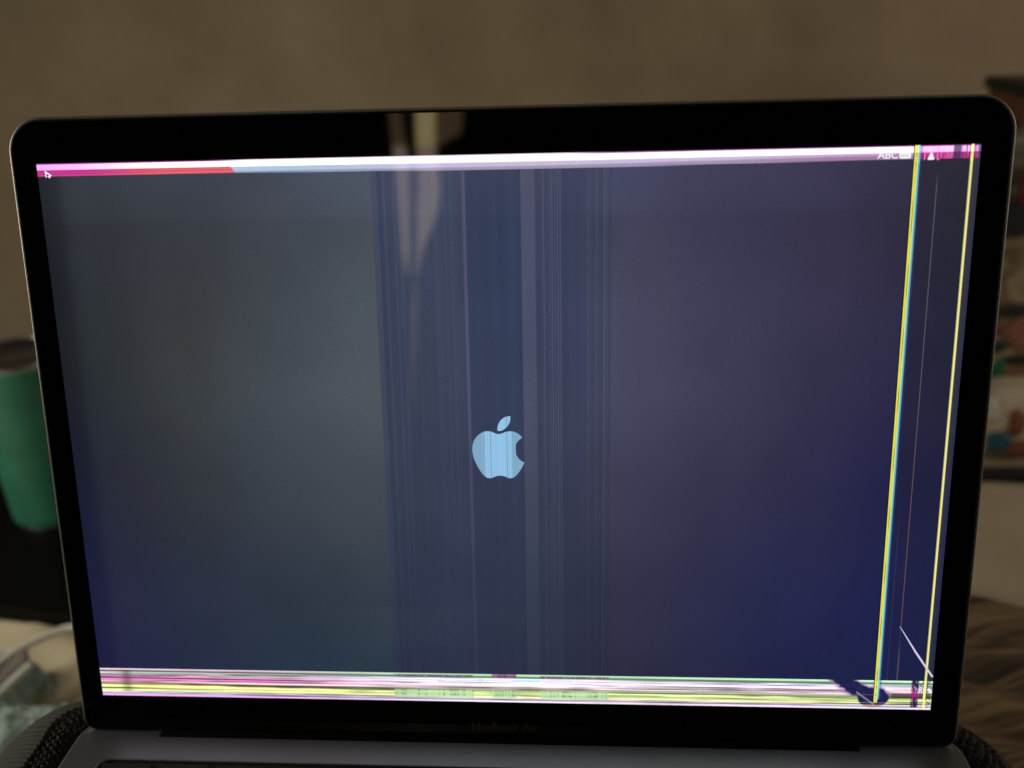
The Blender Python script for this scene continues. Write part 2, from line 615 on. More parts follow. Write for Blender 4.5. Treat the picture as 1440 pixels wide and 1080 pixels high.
def throw_z(x, y):
    q = (x - 330) * .47 + (y - 300) * .88 + 10 * nz(x, y, 90, 2)
    z = -205 + 7 * math.sin(q / 8.5) + 3.0 * math.sin(q / 3.9 + 1) + 10 * nz(x, y, 80, 7.7)
    e = min(x - 225, 640 - x, 400 + (x - 360) * -.08 - y, y - 60)
    if e < 22: z -= 20 * (1 - max(e, 0) / 22) ** 2
    return z


thr = heightfield("knitted_throw", list(np.arange(225, 641, 3.0)), list(np.arange(60, 411, 3.0)), throw_z, m_thr, thick=5,
                  inside=lambda x, y: y < 400 + (x - 360) * -.08)
tag(thr, "brown striped knitted throw lying in folds right of the cushion", "throw")

# ------------------------------------------------------------------ window and curtains behind the camera (seen as a reflection)
wd = empty("window", (-150, -1760, 450))
m_pane = mat("daylit_pane_yellow", base=(.3, .3, .3), rough=.3, emis=(1.0, .80, .36), estr=4.0)
m_pane_b = mat("daylit_pane_pale", base=(.3, .3, .3), rough=.3, emis=(1.0, .76, .58), estr=2.6)
m_pane_c = mat("shaded_pane_brown", base=(.3, .3, .3), rough=.3, emis=(1.0, .66, .34), estr=.75)
m_fr = mat("window_frame_paint", base="#4a4236", rough=.6, var=["#463e33", "#50473a"], vscale=20)
for (xa, xb, za, zb, m_) in ((-262, -205.5, 262, 480, m_pane_c), (-262, -205.5, -380, 261.5, m_pane_b), (-205, -140.5, 262, 480, m_pane),
                             (-205, -140.5, -380, 261.5, m_pane_b), (-140, 40, 262, 480, m_pane_c), (-140, 40, -380, 261.5, m_pane_b)):
    bm_obj("pane", box_bm(xa, xb, -6, 0, za, zb), m_, wd)
bm_obj("frame", box_bm(-282, -263, -14, 12, -400, 500, 1), m_fr, wd)
bm_obj("frame", box_bm(41, 60, -14, 12, -400, 500, 1), m_fr, wd)
bm_obj("frame", box_bm(-262.5, 40.5, -14, 12, 481, 500, 1), m_fr, wd)
bm_obj("sill", box_bm(-297, 75, -20, 40, -420, -401, 1), m_fr, wd)
tag(wd, "tall daylit window glowing through the curtain gap, mirrored in the screen", "window")


def curtain(name, label, x_left, x_right, y, m):
    """x_left / x_right: functions of z"""
    zs = np.linspace(-900, 1150, 140)
    V, F = [], []
    K = 200
    for z in zs:
        a, b = x_left(z), x_right(z)
        for k in range(K + 1):
            x = a + (b - a) * k / K
            V.append((x, y + 9 * math.sin(x / 14.0) + 4 * math.sin(x / 5.3 + 1), z))
    for j in range(len(zs) - 1):
        for k in range(K):
            p = j * (K + 1) + k
            F.append((p, p + 1, p + K + 2, p + K + 1))
    o = mk(name, V, F, m, None, True)
    s = o.modifiers.new("thickness", 'SOLIDIFY')
    s.thickness = .004
    tag(o, label, "curtain", "curtains drawn across the window")
    return o


m_cur = mat("dark_curtain", var=[(.02, .018, .016), (.03, .026, .022)], vscale=30, rough=.95)
itp = lambda zs, xs_: (lambda z: float(np.interp(z, zs, xs_)))
YC = -1500  # unseen curtains, widened and lengthened to keep bezel reflections black
curtain("curtain", "dark curtain mirrored left of the brightest window strip", itp([-100, 1200], [-1700, -1700]),
        itp([0, 320, 430, 590, 700, 1150], [-296, -298, -319, -326, -342, -342]), YC, m_cur)
curtain("curtain", "narrow dark curtain fold mirrored between the two window strips", itp([0, 320, 430, 590, 700, 1150], [-308, -308, -299, -300, -316, -316]),
        itp([0, 330, 428, 500, 560, 640, 700, 1150], [-299, -296, -289, -289, -285, -289, -290, -290]), YC + 14, m_cur)
curtain("curtain", "dark curtain mirrored right of the brightest window strip", itp([0, 380, 428, 470, 510, 547, 600, 635, 660, 700, 1150],
        [-298, -292, -276, -258, -244, -238, -242, -250, -200, -196, -196]), itp([-100, 1200], [1500, 1500]), YC, m_cur)  # inner edge shaped to close the gap in place of a person's silhouette

# ------------------------------------------------------------------ THE LAPTOP
lap = empty("laptop", (0, 0, 0))
tag(lap, "open laptop with a damaged screen showing glitch bands and bright coloured lines", "laptop")
m_alu = mat("space_grey_aluminium", var=["#9297a2", "#9a9fab"], vscale=900, rough=.42, metal=.92, bump=.05, bscale=6000, bdist=.0001)
m_alu_l = mat("bright_cut_aluminium", base="#8c8c8c", rough=.4, metal=.7, var=["#b4b4b0", "#c2c2be"], vscale=300)
m_gask = mat("black_rubber_gasket", base=(.006, .006, .006), rough=.7)
m_glass = mat("black_bezel_glass", base=(.0012, .0013, .0015), rough=.03, spec=.5, bump=.008, bscale=30, bdist=.0005)

X0, X1, YB0, YT0 = -152.0, 153.2, -105.3, 105.3
RAD = (5, 5, 11, 11)


def ring(ins, n):
    rr = tuple(max(r - ins, .5) for r in RAD)
    return [L(x, y, n) for x, y in rrect(X0 + ins, X1 - ins, YB0 + ins * .35, YT0 - ins, rr)]


loft("lid_shell", [ring(1.2, -.9), ring(.95, -.4), ring(.75, -.25), ring(.35, -.35), ring(0, -1.0), ring(.1, -2.2), ring(.9, -3.8), ring(2.6, -4.8), ring(6, -5.2)],
     m_alu_l, lap, True)
loft("gasket", [ring(1.5, -.3), ring(1.45, .06), ring(1.2, .1), ring(.95, -.05), ring(.95, -.6)], m_gask, lap, True, cap0=False, cap1=False)
loft("bezel_glass", [ring(1.48, -.6), ring(1.48, -.06), ring(1.6, 0)], m_glass, lap, False)

# ---- the display picture: colour grid with the soft room reflection painted into the emission
GU = np.array([0, .04, .15, .25, .35, .47, .62, .75, .85, .93, 1.0])
GV = np.array([0.0, .03, .12, .25, .4, .6, .8, .95])
GC = [
    "262a30 343840 3b3f4b 404450 4a5260 3d4359 444660 3e3c55 3a3650 343042 2e2e3a",
    "262a30 343840 3b3f4b 404450 4a5260 3d4359 444660 3e3c55 3a3650 343042 2e2e3a",
    "22262b 30343a 363a41 3f444e 474e59 384158 43445a 3b3951 36334b 302d42 2c2c3a",
    "20242a 2c3136 383c40 41474f 4b535c 384158 47495f 3e3c54 38344e 2f2c45 2b2b3c",
    "1f2329 2b3036 3a3f43 454b53 50565d 374055 4a4963 3d3b55 34314d 2c2a47 28283f",
    "1e2036 282b38 32363d 3c424a 42484f 333c4f 3d3c53 33334d 2b2b4a 222348 212342",
    "202246 282a42 2b3142 2c3644 323c48 2c3549 32324a 2b2c49 25274c 1f224a 1e2144",
    "1f2246 252744 272e44 273546 2a3846 2a2f45 2c2d43 262845 1f2247 1d2147 1d2043",
]
G = np.array([[[int(h[i:i + 2], 16) / 255 for i in (0, 2, 4)] for h in row.split()] for row in GC])


def smooth_interp(u, v):
    """bilinear lookup of the colour grid (display values)"""
    u = np.clip(u, 0, 1)
    v = np.clip(v, 0, .95)
    iu = np.clip(np.searchsorted(GU, u) - 1, 0, len(GU) - 2)
    iv = np.clip(np.searchsorted(GV, v) - 1, 0, len(GV) - 2)
    fu = (u - GU[iu]) / (GU[iu + 1] - GU[iu])
    fv = (v - GV[iv]) / (GV[iv + 1] - GV[iv])
    fu = fu * fu * (3 - 2 * fu) * .5 + fu * .5
    fv = fv * fv * (3 - 2 * fv) * .5 + fv * .5
    fu, fv = fu[..., None], fv[..., None]
    return (G[iv, iu] * (1 - fu) + G[iv, iu + 1] * fu) * (1 - fv) + (G[iv + 1, iu] * (1 - fu) + G[iv + 1, iu + 1] * fu) * fv


def gcol(h):
    h = h.lstrip('#')
    return np.array([int(h[i:i + 2], 16) / 255 for i in (0, 2, 4)])


_R1 = rng.random(4096)


def vn1(x, seed=0):
    x = np.asarray(x, float) + seed * 37.7
    i = np.floor(x).astype(int)
    f = x - i
    f = f * f * (3 - 2 * f)
    return _R1[i % 4096] * (1 - f) + _R1[(i + 1) % 4096] * f


_R2 = rng.random((512, 512))


def vn2(x, y):
    i = np.floor(x).astype(int)
    j = np.floor(y).astype(int)
    fx, fy = x - i, y - j
    fx = fx * fx * (3 - 2 * fx)
    fy = fy * fy * (3 - 2 * fy)
    a = _R2[j % 512, i % 512] * (1 - fx) + _R2[j % 512, (i + 1) % 512] * fx
    b = _R2[(j + 1) % 512, i % 512] * (1 - fx) + _R2[(j + 1) % 512, (i + 1) % 512] * fx
    return a * (1 - fy) + b * fy


def sstep(a, b, x):
    t = np.clip((x - a) / (b - a), 0, 1)
    return t * t * (3 - 2 * t)


def boxm(u, a, b, s=.0006):
    return sstep(a - s, a + s, u) * (1 - sstep(b - s, b + s, u))


def main_col(u, v):
    c = smooth_interp(u, v)
    # outside the damaged centre the glow keeps its own level up to the sharp column edges
    lft = smooth_interp(np.full_like(u, .35), v)
    rgt = smooth_interp(np.full_like(u, .62), v)
    mid = smooth_interp(np.full_like(u, .47), v)
    k = boxm(u, .35, .3685)[..., None]
    c = c * (1 - k) + lft * k
    inside = boxm(u, .3685, .6248)
    prp = mid * (1 - sstep(.5435, .60, u)[..., None] * .55) + (rgt * .93) * (sstep(.5435, .60, u)[..., None] * .55)
    prp = prp * (1.0 + .05 * sstep(.39, .45, u) * (1 - sstep(.46, .47, u)))[..., None]
    c = c * (1 - inside[..., None]) + prp * inside[..., None]
    avg = (lft + rgt) * .5
    c = c * (1 - .07 * inside[..., None]) + avg * (.07 * inside[..., None])
    fade = (1 - .72 * sstep(.3, .9, v))
    # soft column-to-column unevenness
    c = c * (1 + inside * (vn1(u * 260) - .5) * .07 * fade + inside * (vn1(u * 900, 3) - .5) * .03 * fade)[..., None]

    def add(a, b, hexc, amt, s=.0005):
        nonlocal c
        m = (boxm(u, a, b, s) * amt * fade)[..., None]
        c = c * (1 - m * .8) + gcol(hexc) * m * .8

    add(.3685, .3745, "4d4c5e", .55, .002)
    add(.3745, .3765, "2c3a50", .5)
    for x, wd_, am in ((.3806, .0012, .6), (.3835, .0008, .25), (.3905, .0012, .5), (.3925, .0007, .3), (.3975, .0010, .55), (.405, .0008, .2), (.452, .001, .3), (.446, .0008, .2)):
        add(x, x + wd_, "57526a", am)
    add(.4655, .4692, "5e587a", .75, .0007)
    add(.4692, .5283, "2f3857", .45, .0008)
    add(.5283, .5437, "585870", .75, .0008)
    add(.5437, .571, "454362", .35)
    for x, wd_, am in ((.5520, .0009, .7), (.5585, .0007, .5), (.5612, .0009, .7), (.5642, .0007, .6), (.5672, .0009, .8), (.5700, .0009, .8),
                       (.5995, .0009, .65), (.6020, .0006, .25), (.6085, .0009, .65), (.6170, .0012, .75), (.6205, .0008, .4)):
        add(x, x + wd_, "5e5a78", am)
    add(.5710, .5990, "3a3a60", .25, .002)
    # darker strip at the very left, faint vertical step
    m = (1 - sstep(.018, .028, u)) * .10
    c = c * (1 - m)[..., None]
    # soft horizontal shading step near the top
    c = c * (1 + .035 * (1 - sstep(.095, .105, v)))[..., None]
    c = c * (1 + (vn2(u * 26, v * 15) - .5) * .045)[..., None]
    # warm/greenish patches varying the painted glow
    pch = (vn2(u * 9 + 40, v * 6 + 11) - .5)[..., None] * np.array([.006, .003, -.008])
    c = c + pch
    # right-hand region past the coloured lines
    c = c * (1 - .12 * boxm(u, .94, .99, .002) * (1 - sstep(.3, .9, v)))[..., None]
    r = sstep(.9945, .9955, u) * (1 - sstep(.994, 1.0, u) * .35)
    c = c * (1 - .5 * r[..., None]) + gcol("3a3f52") * .5 * r[..., None]
    return over_lines(c, u, v)


def over_lines(c, u, v, band=False, ink=None):
    def put(a, b, hexc, amt=1.0, s=.0003):
        nonlocal c
        m = (boxm(u, a, b, s) * amt)
        if ink is not None: m = m * ink
        m = m[..., None]
        c = c * (1 - m) + gcol(hexc) * m
    up = .9345
    dash = np.where(np.sin(v * 420 + u * 9000) > .35, 1.0, .25)
    put(up - .0012, up - .0002, "0c0b12", .85)
    put(up - .0002, up + .0033, "e2e060", 1.0)
    put(up + .0015, up + .0021, "55580e", .75 * dash)
    put(up + .0033, up + .0051, "7ad0ea", .95)
    put(up + .0055, up + .0070, "2a4f80", .6, .0008)
    if not band:
        put(.9474, .9480, "474a6a", .5 * sstep(.55, .7, v))
        g = sstep(.045, .06, v) * (1 - .75 * sstep(.83, .85, v))
        m = (boxm(u, .9583, .9593, .0002) * g * .75)[..., None]
        t = sstep(.3, .7, v)[..., None]
        c = c * (1 - m) + (gcol("62666e") * (1 - t) + gcol("7c5a4c") * t) * m
        m = (boxm(u, .9585, .9598, .0003) * sstep(.86, .9, v) * .8)[..., None]
        c = c * (1 - m) + gcol("5f5560") * m
    put(.9895, .9901, "0a0a12", .7)
    put(.9905, .9928, "f4f09a", 1.0, .0004)
    put(.9932, .9945, "5a4a28", .7, .0006)
    return c


def top_col(u, v):
    t = v / (.0222 + .0036 * np.exp(-((u - .55) / .22) ** 2))
    wtop = np.array([1.0, 1.0, 1.0])
    diag = .2095 + .012 * t
    left = 1 - sstep(diag - .0012, diag + .0012, u)
    lt = gcol("f79cf2") * (1 - sstep(.0, .16, u))[..., None] + gcol("fdeef6") * sstep(.0, .16, u)[..., None]
    lb = gcol("c23c8c") * (1 - sstep(.04, .15, u))[..., None] + gcol("e0606e") * sstep(.04, .15, u)[..., None]
    pk = (vn1(t * 9 + u * 3, 4) - .5)[..., None] * .22
    lb = lb + pk
    rt = np.ones(u.shape + (3,)) * wtop * (1 - sstep(.62, 1.0, u)[..., None] * np.array([.01, .07, .02]))
    rb = gcol("9fb4cc") * (1 - sstep(.25, .5, u))[..., None] + gcol("b7a9c8") * sstep(.25, .5, u)[..., None]
    rb = rb * (1 - sstep(.72, .9, u))[..., None] + gcol("b78fba") * sstep(.72, .9, u)[..., None]
    rb = rb * (1 + (vn1(t * 8 + 2 * u, 9) - .5) * .3)[..., None]
    e = sstep(.9345, .936, u)[..., None]
    st = (vn1(u * 900, 5) - .5)[..., None]
    rt = rt * (1 - e) + (gcol("f7b4ee") + st * .12) * e
    rb = rb * (1 - e) + (gcol("c84592") + st * .22 + (vn2(u * 700, t * 6) - .5)[..., None] * np.array([.15, .2, .05])) * e
    mt = .50 + .0 * u
    k = sstep(mt - .05, mt + .05, t)[..., None]
    c = (lt * (1 - k) + lb * k) * left[..., None] + (rt * (1 - k) + rb * k) * (1 - left[..., None])
    # dark violet upper fringe
    f = ((1 - sstep(.05, .13, t)) * (.85 - .55 * boxm(u, .215, .60, .03)))[..., None]
    c = c * (1 - f) + gcol("4a0848") * f
    # gaps at the far right
    gap = np.clip(boxm(u, .973, .981, .001) * .75 + boxm(u, .9855, .987, .0005) * .6 + sstep(.9965, .9985, u) * .8 + boxm(u, .9945, .9965) * .3, 0, 1)[..., None]
    c = c * (1 - gap) + gcol("3b2f52") * gap
    bt = sstep(.95, 1.0, t)[..., None]
    c = c * (1 - bt) + main_col(u, v) * bt
    return over_lines(np.clip(c, 0, 1), u, v, True)


ROWS_L = [(0, "e4c4d6"), (.05, "e8d0dc"), (.06, "6c655e"), (.11, "655f58"), (.13, "c9c9c6"), (.20, "d6d4d8"), (.23, "8a8a90"), (.245, "cfc6da"), (.27, "ee9fd0"), (.44, "ef86bd"),
          (.47, "fbd6e8"), (.51, "f0d8dc"), (.53, "8c7a60"), (.58, "9a9a5c"), (.61, "f2f2a0"), (.70, "e4e494"), (.72, "a8a468"), (.74, "f4f4b0"), (.80, "dcd8a4"), (.86, "e6e2c4"),
          (.88, "9a9ab8"), (.93, "a4a4c8"), (.945, "f7a6f4"), (1, "f4b4f4")]
ROWS_R = [(0, "c4ecc4"), (.07, "bfe8bf"), (.08, "517d55"), (.135, "5f8a60"), (.15, "dcd8ee"), (.22, "e6e0f6"), (.24, "a9a9cc"), (.26, "f6eaf6"), (.42, "f4dfea"), (.46, "e4c4cc"),
          (.49, "f6e6e6"), (.52, "a8a09c"), (.56, "b8ac9a"), (.575, "6f8450"), (.60, "88a060"), (.62, "dffaa6"), (.74, "d4f09a"), (.76, "a49c68"), (.78, "e8e0b4"), (.87, "ece4c4"),
          (.885, "a4a4c4"), (.92, "b0aed0"), (.94, "fde2fd"), (1, "fbdcfb")]


def rowcol(rows, t):
    ts = [r[0] for r in rows]
    cs = np.array([gcol(r[1]) for r in rows])
    return np.stack([np.interp(t, ts, cs[:, k]) for k in range(3)], -1)


V0B = .9425


def bot_col(u, v):
    t = (v - V0B) / (1 - V0B)
    k = sstep(.15, .45, u)[..., None]
    c = rowcol(ROWS_L, t) * (1 - k) + rowcol(ROWS_R, t) * k
    # long thin streaks
    s = (vn2(u * 4 + 3, t * 30) - .5)
    s2 = .9 * (vn2(u * 9, t * 55 + 9) - .5) + .6 * (vn2(u * 34, t * 44 + 3) - .5)
    am = np.where((t > .13) & (t < .94), 1, .15)
    dark = np.clip((s * 1.3 + s2 * 1.3 - .06) * am, -.8, .12)
    c = c * (1 + dark * .75)[..., None]
    tint = (vn2(u * 14 + 70, t * 18 + 5) - .5)[..., None] * np.array([.10, -.05, .06]) * (am * (t < .55))[..., None]
    c = c + tint
    # centre blocks: grey top row, green lower rows, fine ticks
    for a, b in ((.3665, .463), (.4856, .5147), (.5438, .5693), (.5693, .6251)):
        m = boxm(u, a, b, .0006)
        low = m * sstep(.56, .6, t) * (1 - sstep(.84, .88, t))
        tick = (vn1(u * 520, 7) > .55) * (.35 + .65 * (vn2(u * 500, t * 20) > .5))
        g = gcol("b4d8a8") * (1 - .28 * (tick * (vn1(t * 14, 2) > .4))[..., None])
        c = c * (1 - .8 * low[..., None]) + g * .8 * low[..., None]
        hi = m * (1 - sstep(.10, .14, t)) * sstep(.03, .06, t)
        g2 = gcol("5d5560") * (1 + .5 * tick[..., None])
        c = c * (1 - .85 * hi[..., None]) + g2 * .85 * hi[..., None]
    m = boxm(u, .4856, .5147) * (1 - sstep(.12, .15, t))
    c = c * (1 - .7 * m[..., None]) + (gcol("8a4a7a") * (1 + .6 * (vn1(u * 600, 12) - .5))[..., None]) * .7 * m[..., None]
    cy = (boxm(u, .46, .58) * boxm(t, .2, .25, .02) * (vn1(u * 60, 21) > .55))[..., None] * .6
    c = c * (1 - cy) + gcol("74dbe6") * cy
    cy = (boxm(u, .42, .60) * boxm(t, .24, .28, .02) * (vn1(u * 45, 33) > .6))[..., None] * .5
    c = c * (1 - cy) + gcol("f29aa8") * cy
    # smudge near left end
    m = np.exp(-((u - .033) / .006) ** 2) * (t > .05) * (t < .85) * .28
    c = c * (1 - m)[..., None]
    # pink wash on the right end
    pw_ = boxm(u, .952, .985, .01) * (1 - sstep(.5, .6, t)) * sstep(.2, .3, t) * .35
    c = c * (1 - pw_[..., None]) + gcol("f0a0b8") * pw_[..., None]
    dr = boxm(u, .952, 1.0, .004) * ((vn1(t * 26, 15) > .62) * .55) * (t > .45)
    c = c * (1 - dr)[..., None]
    mg = boxm(u, .9765, .9845, .001) * (.45 + .5 * (vn2(u * 900, t * 14) > .45)) * (1 - sstep(.9, .94, t))
    c = c * (1 - mg[..., None]) + (gcol("2c1644") * (1 - np.exp(-((t - .5) / .12) ** 2))[..., None] + gcol("c0108c") * np.exp(-((t - .5) / .12) ** 2)[..., None]) * mg[..., None]
    rs = sstep(.9850, .9865, u) * (vn2(u * 700, t * 22) > .6) * .45 * (1 - sstep(.9, .94, t))
    c = c * (1 - rs[..., None]) + gcol("4a3850") * rs[..., None]
    # leaked ink: blot shapes
    wob = (vn2(u * 160, t * 7) - .5) * .32 + (vn2(u * 420, t * 20) - .5) * .12
    e1 = ((u - .9335) / .0175) ** 2 + ((t - .60) / .36) ** 2 + wob
    # tongue to the upper left
    tx = .892 + t * .052
    e2 = (np.abs(u - tx - .006) / (.016 + .005 * t)) + np.where(t > .55, 3, 0) + wob
    ink = np.clip(1 - sstep(.8, 1.1, e1) * 1.0, 0, 1)
    ink2 = np.clip(1 - sstep(.75, 1.05, e2), 0, 1)
    tot = np.maximum(ink * (1 - sstep(.84, .88, t)), ink2)
    halo = np.clip((1 - sstep(1.0, 1.5, np.minimum(e1 * 1.0, e2 * 1.1))) - tot, 0, 1) * (1 - sstep(.5, .62, t))
    c = c * (1 - .6 * halo[..., None]) + gcol("a85aa6") * .6 * halo[..., None]
    inkc = gcol("1d1f48") + (vn2(u * 300, t * 16) > .72)[..., None] * np.array([.05, .01, .05])
    tot = tot * np.where((vn2(u * 12, t * 46 + 2) > .80) & (t > .5), .6, 1.0)
    c = c * (1 - tot[..., None]) + inkc * tot[..., None]
    bm_ = ink * boxm(t, .86, .955, .01)
    c = c * (1 - bm_[..., None] * .9) + gcol("a08a78") * bm_[..., None] * .9
    # thin thread across the blot
    dl = np.abs((t - .42) - (u - .914) * (.42 / .0205))
    th = (dl < .035) * boxm(u, .914, .9350, .0005) * .55
    c = c * (1 - th[..., None]) + gcol("b8c8a0") * th[..., None]
    lt_ = (t < .78 - .12 * sstep(.9380, .9386, u))
    keep = np.where(lt_, 1.0, 0.0)
    cc = over_lines(c, u, v, True, keep)
    put = boxm(u, .9905, .9928, .0004)[..., None]
    cc = cc * (1 - put) + gcol("f4f09a") * put
    return np.clip(cc, 0, 1)


us = list(np.linspace(0, 1, 1001))
for a in (.9333, .9343, .9359, .9368, .9385, .9409, .9583, .9593, .9901, .9932, .4655, .4692, .5283, .5437):
    us.append(a)
us = np.unique(np.round(us, 6))
vs = np.concatenate([np.linspace(0, .0265, 17), np.linspace(.0265, V0B, 71)[1:], np.linspace(V0B, 1, 85)[1:]])
nu, nv = len(us), len(vs)
PU, PV = np.meshgrid(us, vs)
# the photographed panel edge bows by a fraction of a millimetre
bow = lambda u, v: 0.0
P = np.zeros((nv, nu, 3))
base = np.array(L(0, 0, .03))
Uv, Xv = np.array(U), np.array([1, 0, 0.0])
P = base + ((PU - .5) * 2 * HW)[..., None] * Xv + ((.5 - PV) * 2 * HH)[..., None] * Uv
P *= MM
me = bpy.data.meshes.new("display")
idx = np.arange(nu * nv).reshape(nv, nu)
q = np.stack([idx[1:, :-1], idx[1:, 1:], idx[:-1, 1:], idx[:-1, :-1]], -1).reshape(-1, 4)
nf = len(q)
me.vertices.add(nu * nv)
me.vertices.foreach_set("co", P.reshape(-1))
me.loops.add(nf * 4)
me.loops.foreach_set("vertex_index", q.reshape(-1).astype(np.int32))
me.polygons.add(nf)
me.polygons.foreach_set("loop_start", np.arange(0, nf * 4, 4, dtype=np.int32))
me.update(calc_edges=True)
uc = ((us[1:] + us[:-1]) / 2)[None, :].repeat(nv - 1, 0)
vc = ((vs[1:] + vs[:-1]) / 2)[:, None].repeat(nu - 1, 1)
v_up = vs[:-1][:, None].repeat(nu - 1, 1)
v_dn = vs[1:][:, None].repeat(nu - 1, 1)
is_top = vc < .0265
is_bot = vc > V0B
cu_ = main_col(uc, v_up)
cd_ = main_col(uc, v_dn)
ct, cb_ = top_col(uc, vc), bot_col(uc, vc)
for arr in (cu_, cd_):
    arr[is_top] = ct[is_top]
    arr[is_bot] = cb_[is_bot]
colr = np.stack([cd_, cd_, cu_, cu_], 2).reshape(-1, 3)
colr = s2l(np.clip(colr, 0, 1))
gain = np.where(is_top, 1.45, np.where(is_bot, 1.12, 1.0))
gain = np.where(is_top & (vc > .0115), 1.0, gain)
colr = colr * np.stack([gain] * 4, 2).reshape(-1, 1)
attr = me.color_attributes.new("picture", 'FLOAT_COLOR', 'CORNER')
attr.data.foreach_set("color", np.c_[colr, np.ones(len(colr))].reshape(-1).astype(np.float32))
m_disp = bpy.data.materials.new("display_panel")
m_disp.use_nodes = True
nt = m_disp.node_tree
pb = nt.nodes["Principled BSDF"]
at = nt.nodes.new("ShaderNodeAttribute")
at.attribute_name = "picture"
pb.inputs["Base Color"].default_value = (.002, .002, .0025, 1)
pb.inputs["Roughness"].default_value = .03
pb.inputs["Emission Strength"].default_value = 1.0
# backlight grain: pixels differ very slightly
tcn = nt.nodes.new("ShaderNodeTexCoord")
n1 = nt.nodes.new("ShaderNodeTexNoise")
n1.inputs["Scale"].default_value = 1500
n1.inputs["Detail"].default_value = 2
nt.links.new(tcn.outputs["Object"], n1.inputs["Vector"])
mr = nt.nodes.new("ShaderNodeMapRange")
mr.inputs["From Min"].default_value = .3
mr.inputs["From Max"].default_value = .7
mr.inputs["To Min"].default_value = .96
mr.inputs["To Max"].default_value = 1.04
nt.links.new(n1.outputs[0], mr.inputs[0])
vm = nt.nodes.new("ShaderNodeVectorMath")
vm.operation = 'SCALE'
nt.links.new(at.outputs["Color"], vm.inputs[0])
nt.links.new(mr.outputs[0], vm.inputs["Scale"])
nt.links.new(vm.outputs[0], pb.inputs["Emission Color"])
disp = link("display", me, m_disp, lap)


def flat(name, pts2, n, m, parent, thick=.02):
    """flat lit shape on the display, outline in display mm, given a small real thickness"""
    bm = bmesh.new()
    a = [bm.verts.new(L(x, y, n + thick)) for x, y in pts2]
    bmesh.ops.triangulate(bm, faces=[bm.faces.new(a)])
    return bm_obj(name, bm, m, parent)


def glow(name, h, s=1.0):
    return mat(name, base=(.002, .002, .002), rough=.05, emis=h, estr=s)


# logo
logo = [(-0.09, 4.11), (-1.29, 4.44), (-2.38, 4.91), (-3.84, 5.1), (-5.27, 4.75), (-6.73, 3.8), (-7.91, 2.37), (-8.59, 0.57), (-8.74, -1.26), (-8.48, -3.43), (-7.79, -5.42),
        (-6.88, -7.27), (-5.79, -9.04), (-4.58, -10.28), (-3.55, -10.68), (-2.41, -10.54), (-1.26, -10.03), (0.2, -9.83), (1.63, -10.1), (2.78, -10.59), (3.9, -10.67),
        (5.04, -10.08), (6.19, -8.82), (7.33, -7.07), (8.11, -5.35), (6.9, -4.68), (5.87, -3.49), (5.33, -2.1), (5.19, -0.6), (5.53, 0.88), (6.36, 2.03), (7.53, 2.92),
        (6.56, 4.0), (5.27, 4.77), (3.84, 5.06), (2.41, 4.89), (1.12, 4.4)]
leaf = [(-0.4, 5.22), (-0.4, 6.48), (0.06, 7.78), (0.89, 8.93), (2.03, 9.73), (3.15, 10.03), (3.84, 9.99), (3.78, 8.91), (3.41, 7.62), (2.61, 6.47), (1.46, 5.55), (0.49, 5.17)]


def cr(pts, sub=4, sharp=()):
    out = []
    n = len(pts)
    for i in range(n):
        p0, p1, p2, p3 = pts[i - 1], pts[i], pts[(i + 1) % n], pts[(i + 2) % n]
        if i in sharp: p0 = p1
        if (i + 1) % n in sharp: p3 = p2
        for k in range(sub):
            t = k / sub
            out.append(tuple(.5 * ((2 * p1[c]) + (p2[c] - p0[c]) * t + (2 * p0[c] - 5 * p1[c] + 4 * p2[c] - p3[c]) * t * t + (3 * p1[c] - p0[c] - 3 * p2[c] + p3[c]) * t ** 3)
                             for c in (0, 1)))
    return out


m_logo = bpy.data.materials.new("logo_light")
m_logo.use_nodes = True
nt = m_logo.node_tree
pb = nt.nodes["Principled BSDF"]
pb.inputs["Base Color"].default_value = (.002, .002, .002, 1)
pb.inputs["Roughness"].default_value = .03
pb.inputs["Emission Strength"].default_value = .97
tcn = nt.nodes.new("ShaderNodeTexCoord")
sp = nt.nodes.new("ShaderNodeSeparateXYZ")
nt.links.new(tcn.outputs["Object"], sp.inputs[0])
mr = nt.nodes.new("ShaderNodeMapRange")
mr.inputs["From Min"].default_value = -.010
mr.inputs["From Max"].default_value = .010
nt.links.new(sp.outputs[0], mr.inputs[0])
rr = nt.nodes.new("ShaderNodeValToRGB")
rr.color_ramp.interpolation = 'CONSTANT'
bands = [(-10, "82a9c6"), (-4.55, "9ccfee"), (-4.35, "92c2e6"), (-2.95, "7fa6c8"), (-2.65, "94c3e9"), (-1.3, "8ebde4"), (-1.1, "94c3e9"), (1.1, "90bfe6"), (1.3, "95c5ea"),
         (2.35, "7ba3c4"), (2.62, "8fc0e0"), (3.5, "9bd0ec"), (3.75, "8dbcdc"), (4.15, "83abc9"), (-6.2, "7ca4c2"), (-6.05, "85acc9"), (-.2, "8fc0e6"), (-.1, "96c6ec"), (1.95, "89b8dd"), (2.05, "95c5ea"), (3.1, "86b5d6"), (3.2, "90c1e2"), (5.6, "7da5c3"), (5.75, "85adca"), (-3.7, "8ab9dd"), (-3.6, "94c4e8")]
bands.sort()
els = rr.color_ramp.elements
while len(els) < len(bands): els.new(.5)
for e, (p, c) in zip(els, bands):
    e.position = (p + 10) / 20
    e.color = rgba(c)
nt.links.new(mr.outputs[0], rr.inputs[0])
nt.links.new(rr.outputs[0], pb.inputs["Emission Color"])
lg = flat("logo", cr(logo, 4, (24, 31)), .03, m_logo, disp)
lf = flat("logo_leaf", cr(leaf, 4, (0, 6)), .03, m_logo, disp)


def uvmm(u, v):
    return ((u - .5) * 2 * HW, (.5 - v) * 2 * HH)


